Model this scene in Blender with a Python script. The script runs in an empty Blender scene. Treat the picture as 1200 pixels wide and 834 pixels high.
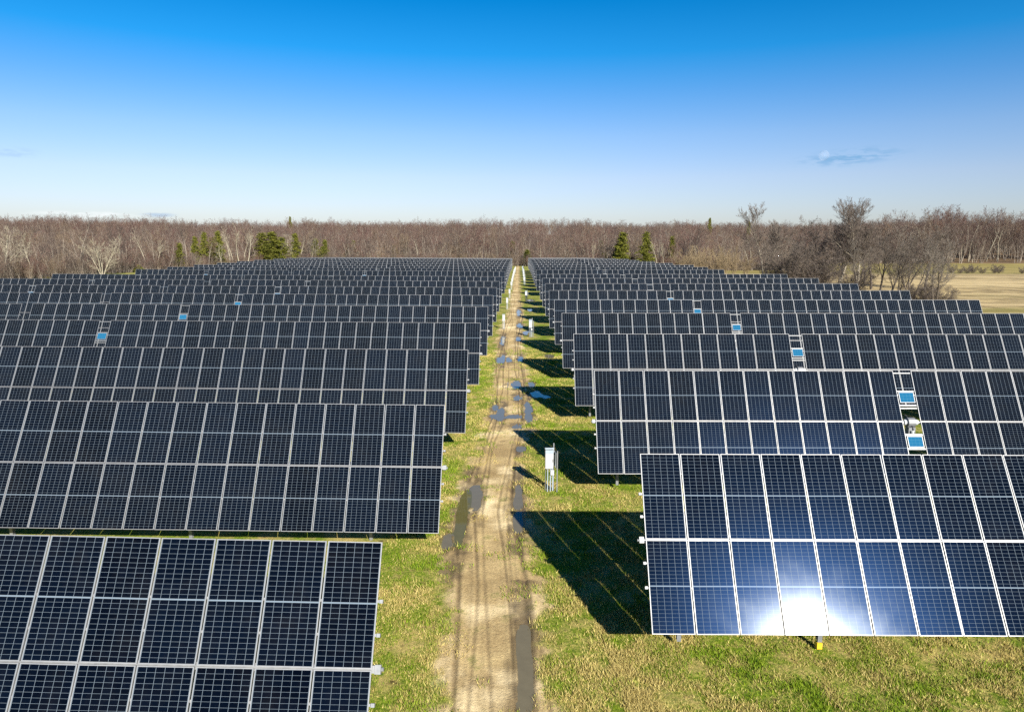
import bpy, math, random
import numpy as np
from mathutils import Matrix, Vector

R = math.radians
scene = bpy.context.scene
COL = scene.collection

# ------------------------------------------------------------------ helpers
def link(o, parent=None):
    COL.objects.link(o)
    if parent is not None:
        o.parent = parent
    return o

def tag(o, label=None, cat=None, group=None, kind=None):
    if label: o["label"] = label
    if cat: o["category"] = cat
    if group: o["group"] = group
    if kind: o["kind"] = kind
    return o

def empty(name, loc, rot=(0, 0, 0)):
    o = bpy.data.objects.new(name, None)
    o.location = loc
    o.rotation_euler = rot
    o.empty_display_size = 0.3
    return link(o)

class MB:
    """collects boxes, tubes and quads into ONE mesh"""
    def __init__(self):
        self.v, self.f, self.m, self.uv = [], [], [], {}
    def quad(self, pts, m=0, uv=None):
        n = len(self.v)
        self.v += [tuple(p) for p in pts]
        if uv: self.uv[len(self.f)] = uv
        self.f.append(tuple(range(n, n + len(pts))))
        self.m.append(m)
    def box(self, c, s, m=0, rot=None, skip_top=False):
        x, y, z = s[0] / 2, s[1] / 2, s[2] / 2
        P = [Vector(p) for p in ((-x, -y, -z), (x, -y, -z), (x, y, -z), (-x, y, -z), (-x, -y, z), (x, -y, z), (x, y, z), (-x, y, z))]
        if rot is not None:
            P = [rot @ p for p in P]
        n = len(self.v)
        self.v += [(p[0] + c[0], p[1] + c[1], p[2] + c[2]) for p in P]
        F = [(3, 2, 1, 0), (0, 1, 5, 4), (1, 2, 6, 5), (2, 3, 7, 6), (3, 0, 4, 7)]
        if not skip_top: F.append((4, 5, 6, 7))
        for f in F:
            self.f.append(tuple(n + i for i in f)); self.m.append(m)
    def tube(self, a, b, r, m=0, n=10, r2=None):
        a, b = Vector(a), Vector(b)
        r2 = r if r2 is None else r2
        d = (b - a).normalized()
        t = Vector((0, 0, 1)) if abs(d.z) < .9 else Vector((1, 0, 0))
        u = d.cross(t).normalized(); w = d.cross(u)
        k = len(self.v)
        for c, rr in ((a, r), (b, r2)):
            for i in range(n):
                q = c + rr * (math.cos(2 * math.pi * i / n) * u + math.sin(2 * math.pi * i / n) * w)
                self.v.append(tuple(q))
        for i in range(n):
            j = (i + 1) % n
            self.f.append((k + i, k + n + i, k + n + j, k + j)); self.m.append(m)
        self.f.append(tuple(k + i for i in range(n))); self.m.append(m)
        self.f.append(tuple(k + n + i for i in reversed(range(n)))); self.m.append(m)
    def mesh(self, name, mats):
        me = bpy.data.meshes.new(name)
        me.from_pydata(self.v, [], self.f)
        for mt in mats: me.materials.append(mt)
        me.polygons.foreach_set("material_index", self.m)
        if self.uv:
            lay = me.uv_layers.new(name="UVMap")
            for fi, uv in self.uv.items():
                for li, c in zip(me.polygons[fi].loop_indices, uv):
                    lay.data[li].uv = c
        me.update()
        return me
    def build(self, name, mats, parent=None):
        return link(bpy.data.objects.new(name, self.mesh(name, mats)), parent)

def np_mesh(name, V, F, mats, mi=None, smooth=False):
    """V (n,3) array, F (m,k) array"""
    me = bpy.data.meshes.new(name)
    V = np.asarray(V, np.float32); F = np.asarray(F, np.int32)
    me.vertices.add(len(V)); me.vertices.foreach_set("co", V.ravel())
    k = F.shape[1]
    me.loops.add(F.size); me.loops.foreach_set("vertex_index", F.ravel())
    me.polygons.add(len(F))
    me.polygons.foreach_set("loop_start", np.arange(0, F.size, k, dtype=np.int32))
    try: me.polygons.foreach_set("loop_total", np.full(len(F), k, np.int32))
    except Exception: pass
    for m in mats: me.materials.append(m)
    if mi is not None: me.polygons.foreach_set("material_index", np.asarray(mi, np.int32))
    me.update(calc_edges=True)
    if smooth: me.polygons.foreach_set("use_smooth", np.ones(len(F), bool))
    return me

def fattr(me, name, arr):
    a = me.attributes.new(name, 'FLOAT', 'POINT')
    a.data.foreach_set("value", np.asarray(arr, np.float32))

def sstep(x, a, b):
    t = np.clip((np.asarray(x, float) - a) / (b - a), 0, 1)
    return t * t * (3 - 2 * t)

# value noise on numpy arrays
_rng0 = np.random.default_rng(11)
_tab = _rng0.random((256, 256))
def vnoise(x, y, s):
    x = np.asarray(x, float) / s; y = np.asarray(y, float) / s
    xi = np.floor(x).astype(int); yi = np.floor(y).astype(int)
    fx = x - xi; fy = y - yi
    fx = fx * fx * (3 - 2 * fx); fy = fy * fy * (3 - 2 * fy)
    g = lambda a, b: _tab[a % 256, b % 256]
    return (g(xi, yi) * (1 - fx) + g(xi + 1, yi) * fx) * (1 - fy) + (g(xi, yi + 1) * (1 - fx) + g(xi + 1, yi + 1) * fx) * fy

# ------------------------------------------------------------------ terrain
def gz0(x, y):
    """large shape of the land"""
    x = np.asarray(x, float); y = np.asarray(y, float)
    z = -.35 * sstep(y, 112, 140) - 1.7 * sstep(y, 205, 300)
    z = z - .0054 * np.clip(x - 3.5, 0, 90) * (1 - sstep(y, 180, 330))
    z = z + 1.0 * sstep(x, 60, 200) * sstep(y, 150, 330)
    d = np.hypot(x * .8, y)
    z = z + (15.5 + 5 * (vnoise(x + 900, y + 900, 130.) - .5)) * sstep(d, 380, 800)
    return z

def gzf(x, y): return float(gz0(x, y))

# ------------------------------------------------------------------ node helpers
class NT:
    def __init__(self, tree): self.t = tree
    def n(self, typ, **kw):
        nd = self.t.nodes.new(typ)
        for k, v in kw.items():
            if k == "ins":
                for kk, vv in v.items():
                    if isinstance(vv, bpy.types.NodeSocket): self.t.links.new(vv, nd.inputs[kk])
                    else: nd.inputs[kk].default_value = vv
            else: setattr(nd, k, v)
        return nd
    def math(self, op, a, b=None, c=None, clamp=False):
        nd = self.n('ShaderNodeMath', operation=op); nd.use_clamp = clamp
        for i, s in enumerate((a, b, c)):
            if s is None: continue
            if isinstance(s, bpy.types.NodeSocket): self.t.links.new(s, nd.inputs[i])
            else: nd.inputs[i].default_value = s
        return nd.outputs[0]
    def mix(self, f, a, b, typ='RGBA', blend='MIX'):
        nd = self.n('ShaderNodeMix', data_type=typ)
        if typ == 'RGBA': nd.blend_type = blend
        idx = (0, 6, 7) if typ == 'RGBA' else (0, 2, 3)
        for i, s in zip(idx, (f, a, b)):
            if isinstance(s, bpy.types.NodeSocket): self.t.links.new(s, nd.inputs[i])
            elif i and typ == 'RGBA': nd.inputs[i].default_value = (*s, 1) if len(s) == 3 else s
            else: nd.inputs[i].default_value = s
        return nd.outputs[2 if typ == 'RGBA' else 0]
    def noise(self, vec, scale, detail=4, rough=.55, dist=0):
        nd = self.n('ShaderNodeTexNoise', ins={'Scale': scale, 'Detail': detail, 'Roughness': rough, 'Distortion': dist})
        if vec is not None: self.t.links.new(vec, nd.inputs['Vector'])
        return nd.outputs['Fac']
    def ramp(self, f, lo, hi, a=0., b=1., smooth=True):
        nd = self.n('ShaderNodeMapRange', interpolation_type='SMOOTHSTEP' if smooth else 'LINEAR')
        nd.clamp = True
        self.t.links.new(f, nd.inputs[0])
        for i, v in zip((1, 2, 3, 4), (lo, hi, a, b)): nd.inputs[i].default_value = v
        return nd.outputs[0]
    def attr(self, name):
        return self.n('ShaderNodeAttribute', attribute_name=name).outputs['Fac']

def material(name):
    m = bpy.data.materials.new(name); m.use_nodes = True
    m.node_tree.nodes.clear()
    nt = NT(m.node_tree)
    out = nt.n('ShaderNodeOutputMaterial')
    bs = nt.n('ShaderNodeBsdfPrincipled')
    m.node_tree.links.new(bs.outputs[0], out.inputs[0])
    return m, nt, bs, out

def simple(name, col, rough=.6, metal=0., var=.12, nscale=6., spec=.5):
    m, nt, bs, out = material(name)
    tc = nt.n('ShaderNodeTexCoord').outputs['Object']
    f = nt.noise(tc, nscale, 5)
    rnd = nt.n('ShaderNodeObjectInfo').outputs['Random']
    f = nt.math('ADD', nt.math('MULTIPLY', f, .8), nt.math('MULTIPLY', rnd, .2))
    c = nt.mix(f, tuple(k * (1 - var) for k in col), tuple(min(1, k * (1 + var)) for k in col))
    nt.t.links.new(c, bs.inputs['Base Color'])
    nt.t.links.new(nt.ramp(f, .2, .8, max(0, rough - .1), min(1, rough + .1)), bs.inputs['Roughness'])
    bs.inputs['Metallic'].default_value = metal
    bs.inputs['Specular IOR Level'].default_value = spec
    return m

def hexl(r, g, b):
    f = lambda c: ((c / 255 + .055) / 1.055) ** 2.4 if c > 10 else c / 255 / 12.92
    return f(r), f(g), f(b)

M = {}
M['frame'] = simple('anodised_aluminium', (.26, .265, .28), .45, .3, .08)
M['galv'] = simple('galvanised_steel', (.22, .23, .245), .5, .4, .25, 9)
M['galv_dark'] = simple('weathered_steel', (.3, .32, .34), .55, .5, .25, 9)
M['yellow'] = simple('yellow_paint', (.75, .5, .02), .55, 0, .15)
M['white_paint'] = simple('white_powder_coat', (.42, .44, .46), .4, 0, .12)
M['grey_paint'] = simple('grey_powder_coat', (.28, .34, .4), .45, 0, .1)
M['black_plastic'] = simple('black_cable_plastic', (.03, .03, .035), .5, 0, .2)

# --- solar glass: cells, busbar gaps, one glass sheet over them
def solar_glass(name, cell, cell2, line, cols=6, rows=24, half=True, dust=.35, shimmer=.0042):
    m, nt, bs, out = material(name)
    uv = nt.n('ShaderNodeUVMap').outputs[0]
    sx = nt.n('ShaderNodeSeparateXYZ', ins={0: uv})
    rnd = nt.n('ShaderNodeObjectInfo').outputs['Random']
    def grid(s, n, w):
        a = nt.math('FRACT', nt.math('MULTIPLY', s, float(n)))
        a = nt.math('ABSOLUTE', nt.math('SUBTRACT', a, .5))
        return nt.math('GREATER_THAN', a, .5 - w)
    g = nt.math('MAXIMUM', grid(sx.outputs[0], cols, .022), grid(sx.outputs[1], rows, .025))
    edge = nt.math('GREATER_THAN', nt.math('ABSOLUTE', nt.math('SUBTRACT', sx.outputs[0], .5)), .489)
    g = nt.math('MAXIMUM', g, edge)
    if half:
        mid = nt.math('LESS_THAN', nt.math('ABSOLUTE', nt.math('SUBTRACT', sx.outputs[1], .5)), .0065)
    # each cell a slightly different dark blue
    cu = nt.math('FLOOR', nt.math('MULTIPLY', sx.outputs[0], float(cols)))
    cv = nt.math('FLOOR', nt.math('MULTIPLY', sx.outputs[1], float(rows)))
    wn = nt.n('ShaderNodeTexWhiteNoise', noise_dimensions='3D',
              ins={0: nt.n('ShaderNodeCombineXYZ', ins={0: cu, 1: cv, 2: nt.math('MULTIPLY', rnd, 97.)}).outputs[0]})
    v = nt.math('ADD', nt.math('MULTIPLY', wn.outputs['Value'], .4), nt.math('MULTIPLY', rnd, .6))
    c = nt.mix(v, cell, cell2)
    c = nt.mix(g, c, line)
    if half: c = nt.mix(mid, c, tuple(min(1, k * 1.25) for k in line))
    tc = nt.n('ShaderNodeTexCoord').outputs['Object']
    geo = nt.n('ShaderNodeNewGeometry').outputs['Position']
    d = nt.ramp(nt.noise(geo, 1.1, 6, .65), .42, .8)
    sp = nt.ramp(nt.noise(geo, 38., 2, .5), .6, .78)
    d = nt.math('ADD', nt.math('MULTIPLY', d, .010), nt.math('MULTIPLY', sp, .014))
    c = nt.mix(nt.math('MULTIPLY', d, dust * 2.5), c, (.42, .38, .32))
    dif = nt.n('ShaderNodeBsdfDiffuse', ins={0: c})
    r = nt.ramp(nt.noise(geo, 1.7, 3, .5), .3, .8, .158, .178)
    gl = nt.n('ShaderNodeBsdfGlossy', distribution='BECKMANN', ins={0: (.82, .92, 1., 1), 'Roughness': r})
    sh = nt.n('ShaderNodeBsdfGlossy', distribution='BECKMANN', ins={0: (.10, .30, .95, 1), 'Roughness': .255})
    fr = nt.n('ShaderNodeFresnel', ins={'IOR': 1.12})
    m1 = nt.n('ShaderNodeMixShader', ins={0: nt.math('MULTIPLY', nt.math('SUBTRACT', 1., g), shimmer), 1: dif.outputs[0], 2: sh.outputs[0]})
    m2 = nt.n('ShaderNodeMixShader', ins={0: fr.outputs[0], 1: m1.outputs[0], 2: gl.outputs[0]})
    nt.t.links.new(m2.outputs[0], out.inputs[0])
    m.node_tree.nodes.remove(bs)
    return m
M['glass'] = solar_glass('solar_cells_under_glass', (.0006, .0012, .003), (.0017, .0040, .0100), (.105, .135, .17))
M['glass_blue'] = solar_glass('blue_solar_cells', (.010, .085, .18), (.012, .10, .20), (.05, .15, .24), 4, 3, False)

# ------------------------------------------------------------------ solar trackers
PW, PH, PITCH = 1.120, 2.384, 1.150
GAP = .015                     # half the slot above the torque tube
NOFF = .12                    # glass above the tube axis
TH = .035

def panel_meshes():
    w, h, fw = PW / 2, PH / 2, .018
    g = MB()          # glass with backsheet
    a = w - fw; b = h - fw
    g.quad([(-a, -b, -.004), (a, -b, -.004), (a, b, -.004), (-a, b, -.004)], 0, [(0, 0), (1, 0), (1, 1), (0, 1)])
    g.quad([(-a, -b, -.012), (-a, b, -.012), (a, b, -.012), (a, -b, -.012)], 1)
    g.box((0, .0, -.024), (.12, .09, .02), 2)     # junction box on the back
    f = MB()
    for sy in (-1, 1): f.box((0, sy * (h - fw / 2), -TH / 2), (PW, fw, TH))
    for sx in (-1, 1): f.box((sx * (w - fw / 2), 0, -TH / 2), (fw, PH - 2 * fw, TH))
    both = MB()
    both.quad([(-a, -b, -.004), (a, -b, -.004), (a, b, -.004), (-a, b, -.004)], 0, [(0, 0), (1, 0), (1, 1), (0, 1)])
    both.quad([(-a, -b, -.012), (-a, b, -.012), (a, b, -.012), (a, -b, -.012)], 1)
    for sy in (-1, 1): both.box((0, sy * (h - fw / 2), -TH / 2), (PW, fw, TH), 2)
    for sx in (-1, 1): both.box((sx * (w - fw / 2), 0, -TH / 2), (fw, PH - 2 * fw, TH), 2)
    bs_ = simple('pale_backsheet', (.5, .52, .55), .6)
    return (g.mesh('solar_panel', [M['glass'], bs_, M['black_plastic']]), f.mesh('frame', [M['frame']]),
            both.mesh('solar_panel_far', [M['glass'], bs_, M['frame']]))
GLASS_ME, FRAME_ME, FAR_ME = panel_meshes()

def ctrl_mesh():
    g = MB(); w, h, fw = .34, .25, .022
    a, b = w - fw, h - fw
    g.quad([(-a, -b, 0), (a, -b, 0), (a, b, 0), (-a, b, 0)], 0, [(0, 0), (1, 0), (1, 1), (0, 1)])
    g.quad([(-a, -b, -.02), (-a, b, -.02), (a, b, -.02), (a, -b, -.02)], 1)
    f = MB()
    for sy in (-1, 1): f.box((0, sy * (h - fw / 2), -.008), (2 * w, fw, .03))
    for sx in (-1, 1): f.box((sx * (w - fw / 2), 0, -.008), (fw, 2 * h - 2 * fw, .03))
    return g.mesh('controller_panel', [M['glass_blue'], M['frame']]), f.mesh('frame', [M['frame']])
CTRL_ME, CTRLF_ME = ctrl_mesh()

def obj(name, me, parent, loc=(0, 0, 0), rot=(0, 0, 0)):
    o = bpy.data.objects.new(name, me); o.location = loc; o.rotation_euler = rot
    return link(o, parent)

AXZ = 3.20
mesh_cache = {}
def tracker(idx, xe, ya, side, segs, tilt, slope, label, group, level, clips=True):
    """side +1: runs to +x from its track end xe; segs = (n1, n2) modules before / after the drive gap.
    level 2: panel + frame sub-part, 1: panels as parts, 0: too small to show its parts"""
    z0 = gzf(xe, ya) - ((.32 if idx == 1 else .17) if side < 0 else 0)
    root = empty('solar_tracker', (xe, ya, z0), (0, math.atan(-slope), 0))
    tag(root, label, 'solar tracker', group)
    T = R(tilt); ct, st = math.cos(T), math.sin(T)
    def P(x, s, n): return (side * x, s * ct - n * st, AXZ + s * st + n * ct)
    Rt = Matrix.Rotation(T, 3, 'X')
    n1, n2 = segs
    DG = .78 if n2 else 0
    xs = [PITCH * (k + .5) for k in range(n1)] + [PITCH * (n1 + k + .5) + DG for k in range(n2)]
    L = PITCH * (n1 + n2) + DG
    S = GAP + PH / 2
    if level == 0:
        mb = MB(); w, h, fw = PW / 2, PH / 2, .03
        for x in xs:
            for sg in (1, -1):
                c = Vector(P(x, sg * S, NOFF))
                def q(a, b, n): return c + Rt @ Vector((a, b, n))
                a, b = w - fw, h - fw
                mb.quad([q(-a, -b, 0), q(a, -b, 0), q(a, b, 0), q(-a, b, 0)], 0, [(0, 0), (1, 0), (1, 1), (0, 1)])
                mb.box(tuple(c + Rt @ Vector((0, 0, -TH / 2 - .003))), (PW, PH, TH), 1, Rt)
        mb.build('panel_array', [M['glass'], M['frame']], root)
    else:
        for x in xs:
            for sg in (1, -1):
                o = obj('solar_panel', GLASS_ME if level == 2 else FAR_ME, root, P(x, sg * S, NOFF), (T + R(random.gauss(0, .22)), R(random.gauss(0, .18)), 0))
                if level == 2: obj('frame', FRAME_ME, o)
    # torque tube (square), purlins and their end clips
    tb = MB()
    tb.box(P(L / 2, 0, -.03), (L + .16, .14, .14), 0, Rt)
    tb.build('torque_tube', [M['galv']], root)
    for sp in (1.25, .62, -.62, -1.25):
        pm = MB()
        pm.box(P(L / 2, sp, NOFF - TH - .028), (L + .10, .05, .05), 0, Rt)
        if level:
            pm.box(P(-.055, sp, NOFF - .05), (.07, .07, .09), 0, Rt)
            pm.build('purlin', [M['galv']], root)
        else:
            pm.build('purlin', [M['galv']], root)
    if level:
        eb = MB()
        eb.box(P(-.085, .0, -.01), (.12, .17, .12), 0, Rt)
        eb.tube(P(-.14, 0, -.03), P(-.19, 0, -.03), .04, 0)
        eb.build('end_bearing', [M['galv']], root)
        for sp in range(0, n1 + n2, 3):      # ribs tying the purlins to the tube
            pass
    # posts
    px = 1.05 if side > 0 else 2.75
    first_post = side > 0
    k = 0
    while px < L:
        xx = px
        if n2 and abs(px - (PITCH * n1 + DG / 2)) < 1.6: xx = PITCH * n1 + DG / 2
        pb = MB()
        zt = AXZ - .12
        pb.box((side * xx, 0, zt / 2 + .10), (.10, .012, zt - .2))
        for sy in (-1, 1): pb.box((side * xx, sy * .06, zt / 2 + .10), (.12, .010, zt - .2))
        pb.box((side * xx, 0, AXZ - .10), (.16, .24, .06))
        po = pb.build('post', [M['galv']], root)
        if level and not first_post:
            fb = MB()
            fb.box((side * xx, 0, .085), (.14, .16, .17))
            fb.build('foot', [M['yellow']], po)
        px += 3.95 if first_post else PITCH * 6
        first_post = False
    # drive in the gap
    if n2 and level:
        xc = PITCH * n1 + DG / 2
        db = MB()
        db.tube(P(xc - .16, 0, -.02), P(xc + .16, 0, -.02), .22, 0, 16)
        db.tube(P(xc - .30, 0, -.02), P(xc - .16, 0, -.02), .13, 1, 12)
        db.tube(P(xc + .16, 0, -.02), P(xc + .30, 0, -.02), .13, 1, 12)
        db.box((side * xc, -.05, AXZ - .38), (.3, .3, .36), 0)
        db.build('slew_drive', [M['galv'], M['white_paint']], root)
        mo = MB()
        mo.tube((side * xc, -.22, AXZ - .32), (side * (xc + .08), -.30, AXZ - .95), .085, 0, 12)
        mo.tube((side * (xc + .08), -.30, AXZ - .95), (side * (xc + .09), -.315, AXZ - 1.08), .065, 1, 12)
        mo.build('motor', [M['white_paint'], M['black_plastic']], root)
        ca = MB()
        pts = [P(xc - .2, .35, .02), P(xc - .05, .1, .1), (side * (xc + .05), -.3, AXZ - .4), (side * (xc - .12), -.33, AXZ - .8), (side * xc, -.08, AXZ - 1.4)]
        for a, b in zip(pts[:-1], pts[1:]): ca.tube(a, b, .02, 0, 6)
        ca.build('cable', [M['black_plastic']], root)
        for s, in ((1.13,), (-.92,)):
            cp = obj('controller_panel', CTRL_ME, root, P(xc, s, NOFF - .01), (T, 0, 0))
            obj('frame', CTRLF_ME, cp)
            for dd in (-1, 1):
                pass
        br = MB()
        for s in (1.13 + .30, 1.13 - .36, -.92 - .3, -.92 + .34, 2.3, -2.3):
            br.box(P(xc, s, NOFF - .06), (DG + .1, .05, .04), 0, Rt)
        br.build('bracket', [M['galv']], root)
    return root

ORD = ['front', 'second', 'third', 'fourth', 'fifth', 'sixth', 'seventh', 'eighth', 'ninth', 'tenth', 'eleventh', 'twelfth',
       'thirteenth', 'fourteenth', 'fifteenth', 'sixteenth', 'seventeenth', 'eighteenth', 'nineteenth', 'twentieth', 'twenty-first', 'twenty-second']
random.seed(4)
DROW = 12.35
NROW = 21
for i in range(NROW):
    extra = DROW if i >= 9 else 0
    level = 2 if i < 4 else (1 if i < 11 else 0)
    tl = 60 + random.uniform(-.35, .35)
    # right of the track
    ya = 18.90 - 1.21 + DROW * i + extra
    n2 = 24 if i < 9 else max(8, int(21 - max(0, i - 11) * 1.7))
    tR = 57.3 if i == 0 else tl
    what = {0: 'front solar tracker right of the dirt track, white sun glare on its lower panels',
            1: 'second solar tracker right of the dirt track, drive motor showing between two blue panels',
            2: 'third solar tracker right of the dirt track, small blue panel in its gap',
            9: 'tenth solar tracker right of the dirt track, tall first row behind the wide gap'}.get(i,
            f'{ORD[i]} solar tracker right of the dirt track, counting rows away from the camera')
    tracker(i, 3.51, ya, 1, (12, n2), tR, .0054, what, 'solar trackers right of the dirt track', level)
    # left of the track
    ya = 13.32 - 1.21 + DROW * i + extra
    sl = {0: .012, 1: .004}.get(i, .0008)
    what = {0: 'front solar tracker left of the dirt track, cut off by the bottom of the view',
            1: 'second solar tracker left of the dirt track, end bearing above the muddy puddles',
            3: 'fourth solar tracker left of the dirt track, small blue panel near its outer end',
            9: 'tenth solar tracker left of the dirt track, tall first row behind the wide gap'}.get(i,
            f'{ORD[i]} solar tracker left of the dirt track, counting rows away from the camera')
    tracker(i, -2.84, ya, -1, (24, 12), tl, -sl, what, 'solar trackers left of the dirt track', level)
    if i >= 4:
        n = 26 if i < 15 else 25
        tracker(i, -46.0, ya, -1, (14, n - 14), tl + random.uniform(-.6, .6), -.0008,
                f'outer solar tracker in the {ORD[i]} row left of the track, nearer the left woods', 'outer solar trackers far left of the track', min(level, 1))

# ------------------------------------------------------------------ ground, track, puddles
PUD = [  # x, y, width, length
    (.20, 16.75, .30, 3.7), (-2.31, 26.87, .46, 5.6), (-1.9, 28.9, .72, 2.7), (.02, 29.0, .24, 2.6), (.03, 26.28, .22, 1.8), (-2.68, 24.4, .3, .95),
    (-.28, 52.7, 1.2, 2.7), (1.36, 49.5, 1.0, 2.0), (-.09, 48.3, .5, 1.35), (-1.57, 45.3, .32, 1.4), (-1.14, 43.5, .36, 3.1), (-.38, 42.85, 1.2, .86),
    (-1.62, 42.8, .35, .86), (.66, 44.25, .42, 5.2), (-.14, 40.6, .5, .75), (.16, 36.0, .25, .6), (-1.93, 63.5, .34, 2.7), (-1.54, 64.3, .34, 4.1),
    (-.92, 63.8, .42, 2.3), (.13, 64.3, .42, 2.3), (-1.83, 76.2, .38, 6.4), (-.11, 77.5, .4, 2.7), (.09, 89.6, .7, 4.4), (.87, 82.6, .9, 3.0),
    (-.11, 105.4, .66, 8.4), (1.73, 109.2, .82, 3.9), (2.2, 129.6, 1.9, 5.4), (3.0, 65.9, .84, 2.4), (1.04, 52.9, .42, 1.3), (1.9, 48.6, .9, .8)]
PUD = [(a, b, w * (.46 if b < 31 else .66), l * .86) for a, b, w, l in PUD]

CTRL = np.array([(5, -.5, 1.45), (15, -.53, 1.44), (17.5, -.65, 1.5), (20.2, -.8, 1.54), (23.9, -1.05, 1.57), (27.2, -1.28, 1.53), (31.3, -1.15, 1.38),
                 (36.9, -1.0, 1.25), (42.4, -.6, 1.45), (52.8, -.65, 1.35), (64.5, -.9, 1.39), (78.8, -1.05, 1.6), (101, -.6, 1.2), (130, -.7, 1.05), (182, -.7, .9), (330, -.7, .8), (3000, -.7, .8)])
def track_c(y): return np.interp(y, CTRL[:, 0], CTRL[:, 1])
def track_w(y): return np.interp(y, CTRL[:, 0], CTRL[:, 2])

def rut_off(y, k):
    return .10 * np.sin(y * .17 + k * 1.7) + .06 * np.sin(y * .41 + k * 2.9)
RUTS = [(-1.12, .05, .04), (-.96, .08, .03), (-.62, .05, .04), (-.25, .045, .025), (.55, .045, .03), (.74, .05, .035), (.96, .09, .045), (1.18, .05, .035)]

def grow(start, step, end, g):
    out = [start]
    while out[-1] < end:
        step *= g; out.append(out[-1] + step)
    return out
xd = list(np.arange(-5.2, 5.2001, .05))
xr = grow(5.2, .07, 2600, 1.09); xl = [-v for v in grow(5.2, .07, 2600, 1.09)]
X = np.array(sorted(set(xl[1:] + xd + xr[1:])))
Y = np.array([-400, -120, -40, -15, 0, 5, 8] + list(np.arange(10, 48, .085)) + grow(48, .09, 2800, 1.011))
gx, gy = np.meshgrid(X, Y)
gzv = gz0(gx, gy)
c, w = track_c(gy), track_w(gy)
edge_n = (vnoise(gx, gy, .9) - .5) * .9 + (vnoise(gx + 40, gy, .3) - .5) * .5
trk = 1 - sstep(np.abs(gx - c) + edge_n * 1.1, w - .3, w + .3)
rut = np.zeros_like(gx)
for k, (off, wd, dp) in enumerate(RUTS):
    d = np.abs(gx - (c + off + rut_off(gy, k)))
    on = .5 + .5 * sstep(vnoise(gx * 0 + k * 9.3, gy, 5.), .25, .55)
    rut = np.maximum(rut, np.exp(-(d / wd) ** 2) * on * (.5 + .5 * dp / .045))
    gzv = gzv - dp * np.exp(-(d / wd) ** 2) * on * trk + .5 * dp * np.exp(-((d - 2 * wd) / wd) ** 2) * trk
gzv = gzv + ((vnoise(gx, gy, .22) - .5) * .02 + (vnoise(gx, gy, .7) - .5) * .05) * (1 - .5 * trk) * (gy < 150)
wet = np.zeros_like(gx)
for (px, py, pw, pl) in PUD:
    m = (np.abs(gx - px) < pw + .8) & (np.abs(gy - py) < pl + 1.5)
    e = np.hypot((gx[m] - px) / (pw / 2 + .02), (gy[m] - py) / (pl / 2 + .05))
    e = e + (vnoise(gx[m] * 2.2, gy[m], .6) - .5) * 1.1 + (vnoise(gx[m] * 2, gy[m], .23) - .5) * .6
    dist = (e - 1) * (pw / 2)
    inside = 1 - sstep(dist, -.02, .16)
    base = gz0(gx[m], gy[m])
    gzv[m] = gzv[m] * (1 - inside) + (base - .05) * inside
    wet[m] = np.maximum(wet[m], 1 - sstep(dist + (vnoise(gx[m], gy[m], .3) - .5) * .3, .0, .42))
nx, ny = len(X), len(Y)
ii = np.arange(nx * ny).reshape(ny, nx)
F = np.stack([ii[:-1, :-1], ii[:-1, 1:], ii[1:, 1:], ii[1:, :-1]], -1).reshape(-1, 4)
V = np.stack([gx, gy, gzv], -1).reshape(-1, 3)
# cover masks: where dry field grass, greener strip, leaf litter of the woods lie
def forest_front(x):
    """y of the front edge of the woods"""
    x = np.asarray(x, float)
    return np.interp(x, [-900, -160, -138, -131, -126, -112, -60, 0, 60, 85, 118, 122, 900],
                        [20, 40, 150, 215, 285, 322, 336, 338, 312, 300, 300, 368, 374])
woods = sstep(gy - forest_front(gx) + (vnoise(gx, gy, 9.) - .5) * 8, -6, 3)
tan = sstep(gx + (vnoise(gx, gy, 6.) - .5) * 10, 54, 60) * sstep(gy - (vnoise(gx, gy, 14.) - .5) * 14, 118, 130) * (1 - sstep(gy + (vnoise(gx, gy, 14.) - .5) * 8, 258, 268))
lim = sstep(gx, 54, 60) * (1 - tan)

mg, nt, bs, out = material('meadow_and_dirt')
pos = nt.n('ShaderNodeNewGeometry').outputs['Position']
A = {k: nt.attr(k) for k in ('trk', 'rut', 'wet', 'woods', 'tan', 'lim')}
n1 = nt.noise(pos, .55, 6, .62); n2 = nt.noise(pos, 2.6, 6, .65); n3 = nt.noise(pos, 11., 5, .7); n4 = nt.noise(pos, .07, 4, .6)
n5 = nt.noise(pos, 34., 3, .7)
green = nt.mix(nt.ramp(n3, .3, .7), (.05, .095, .004), (.19, .26, .010))
straw = nt.mix(nt.ramp(n5, .3, .7), (.24, .18, .055), (.52, .42, .15))
fs = nt.ramp(nt.math('ADD', nt.math('MULTIPLY', n1, .5), nt.math('ADD', nt.math('MULTIPLY', n2, .25), nt.math('MULTIPLY', n3, .25))), .44, .60)
grass_c = nt.mix(fs, green, straw)
grass_c = nt.mix(nt.ramp(n2, .58, .70), grass_c, (.085, .065, .018))
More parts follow.
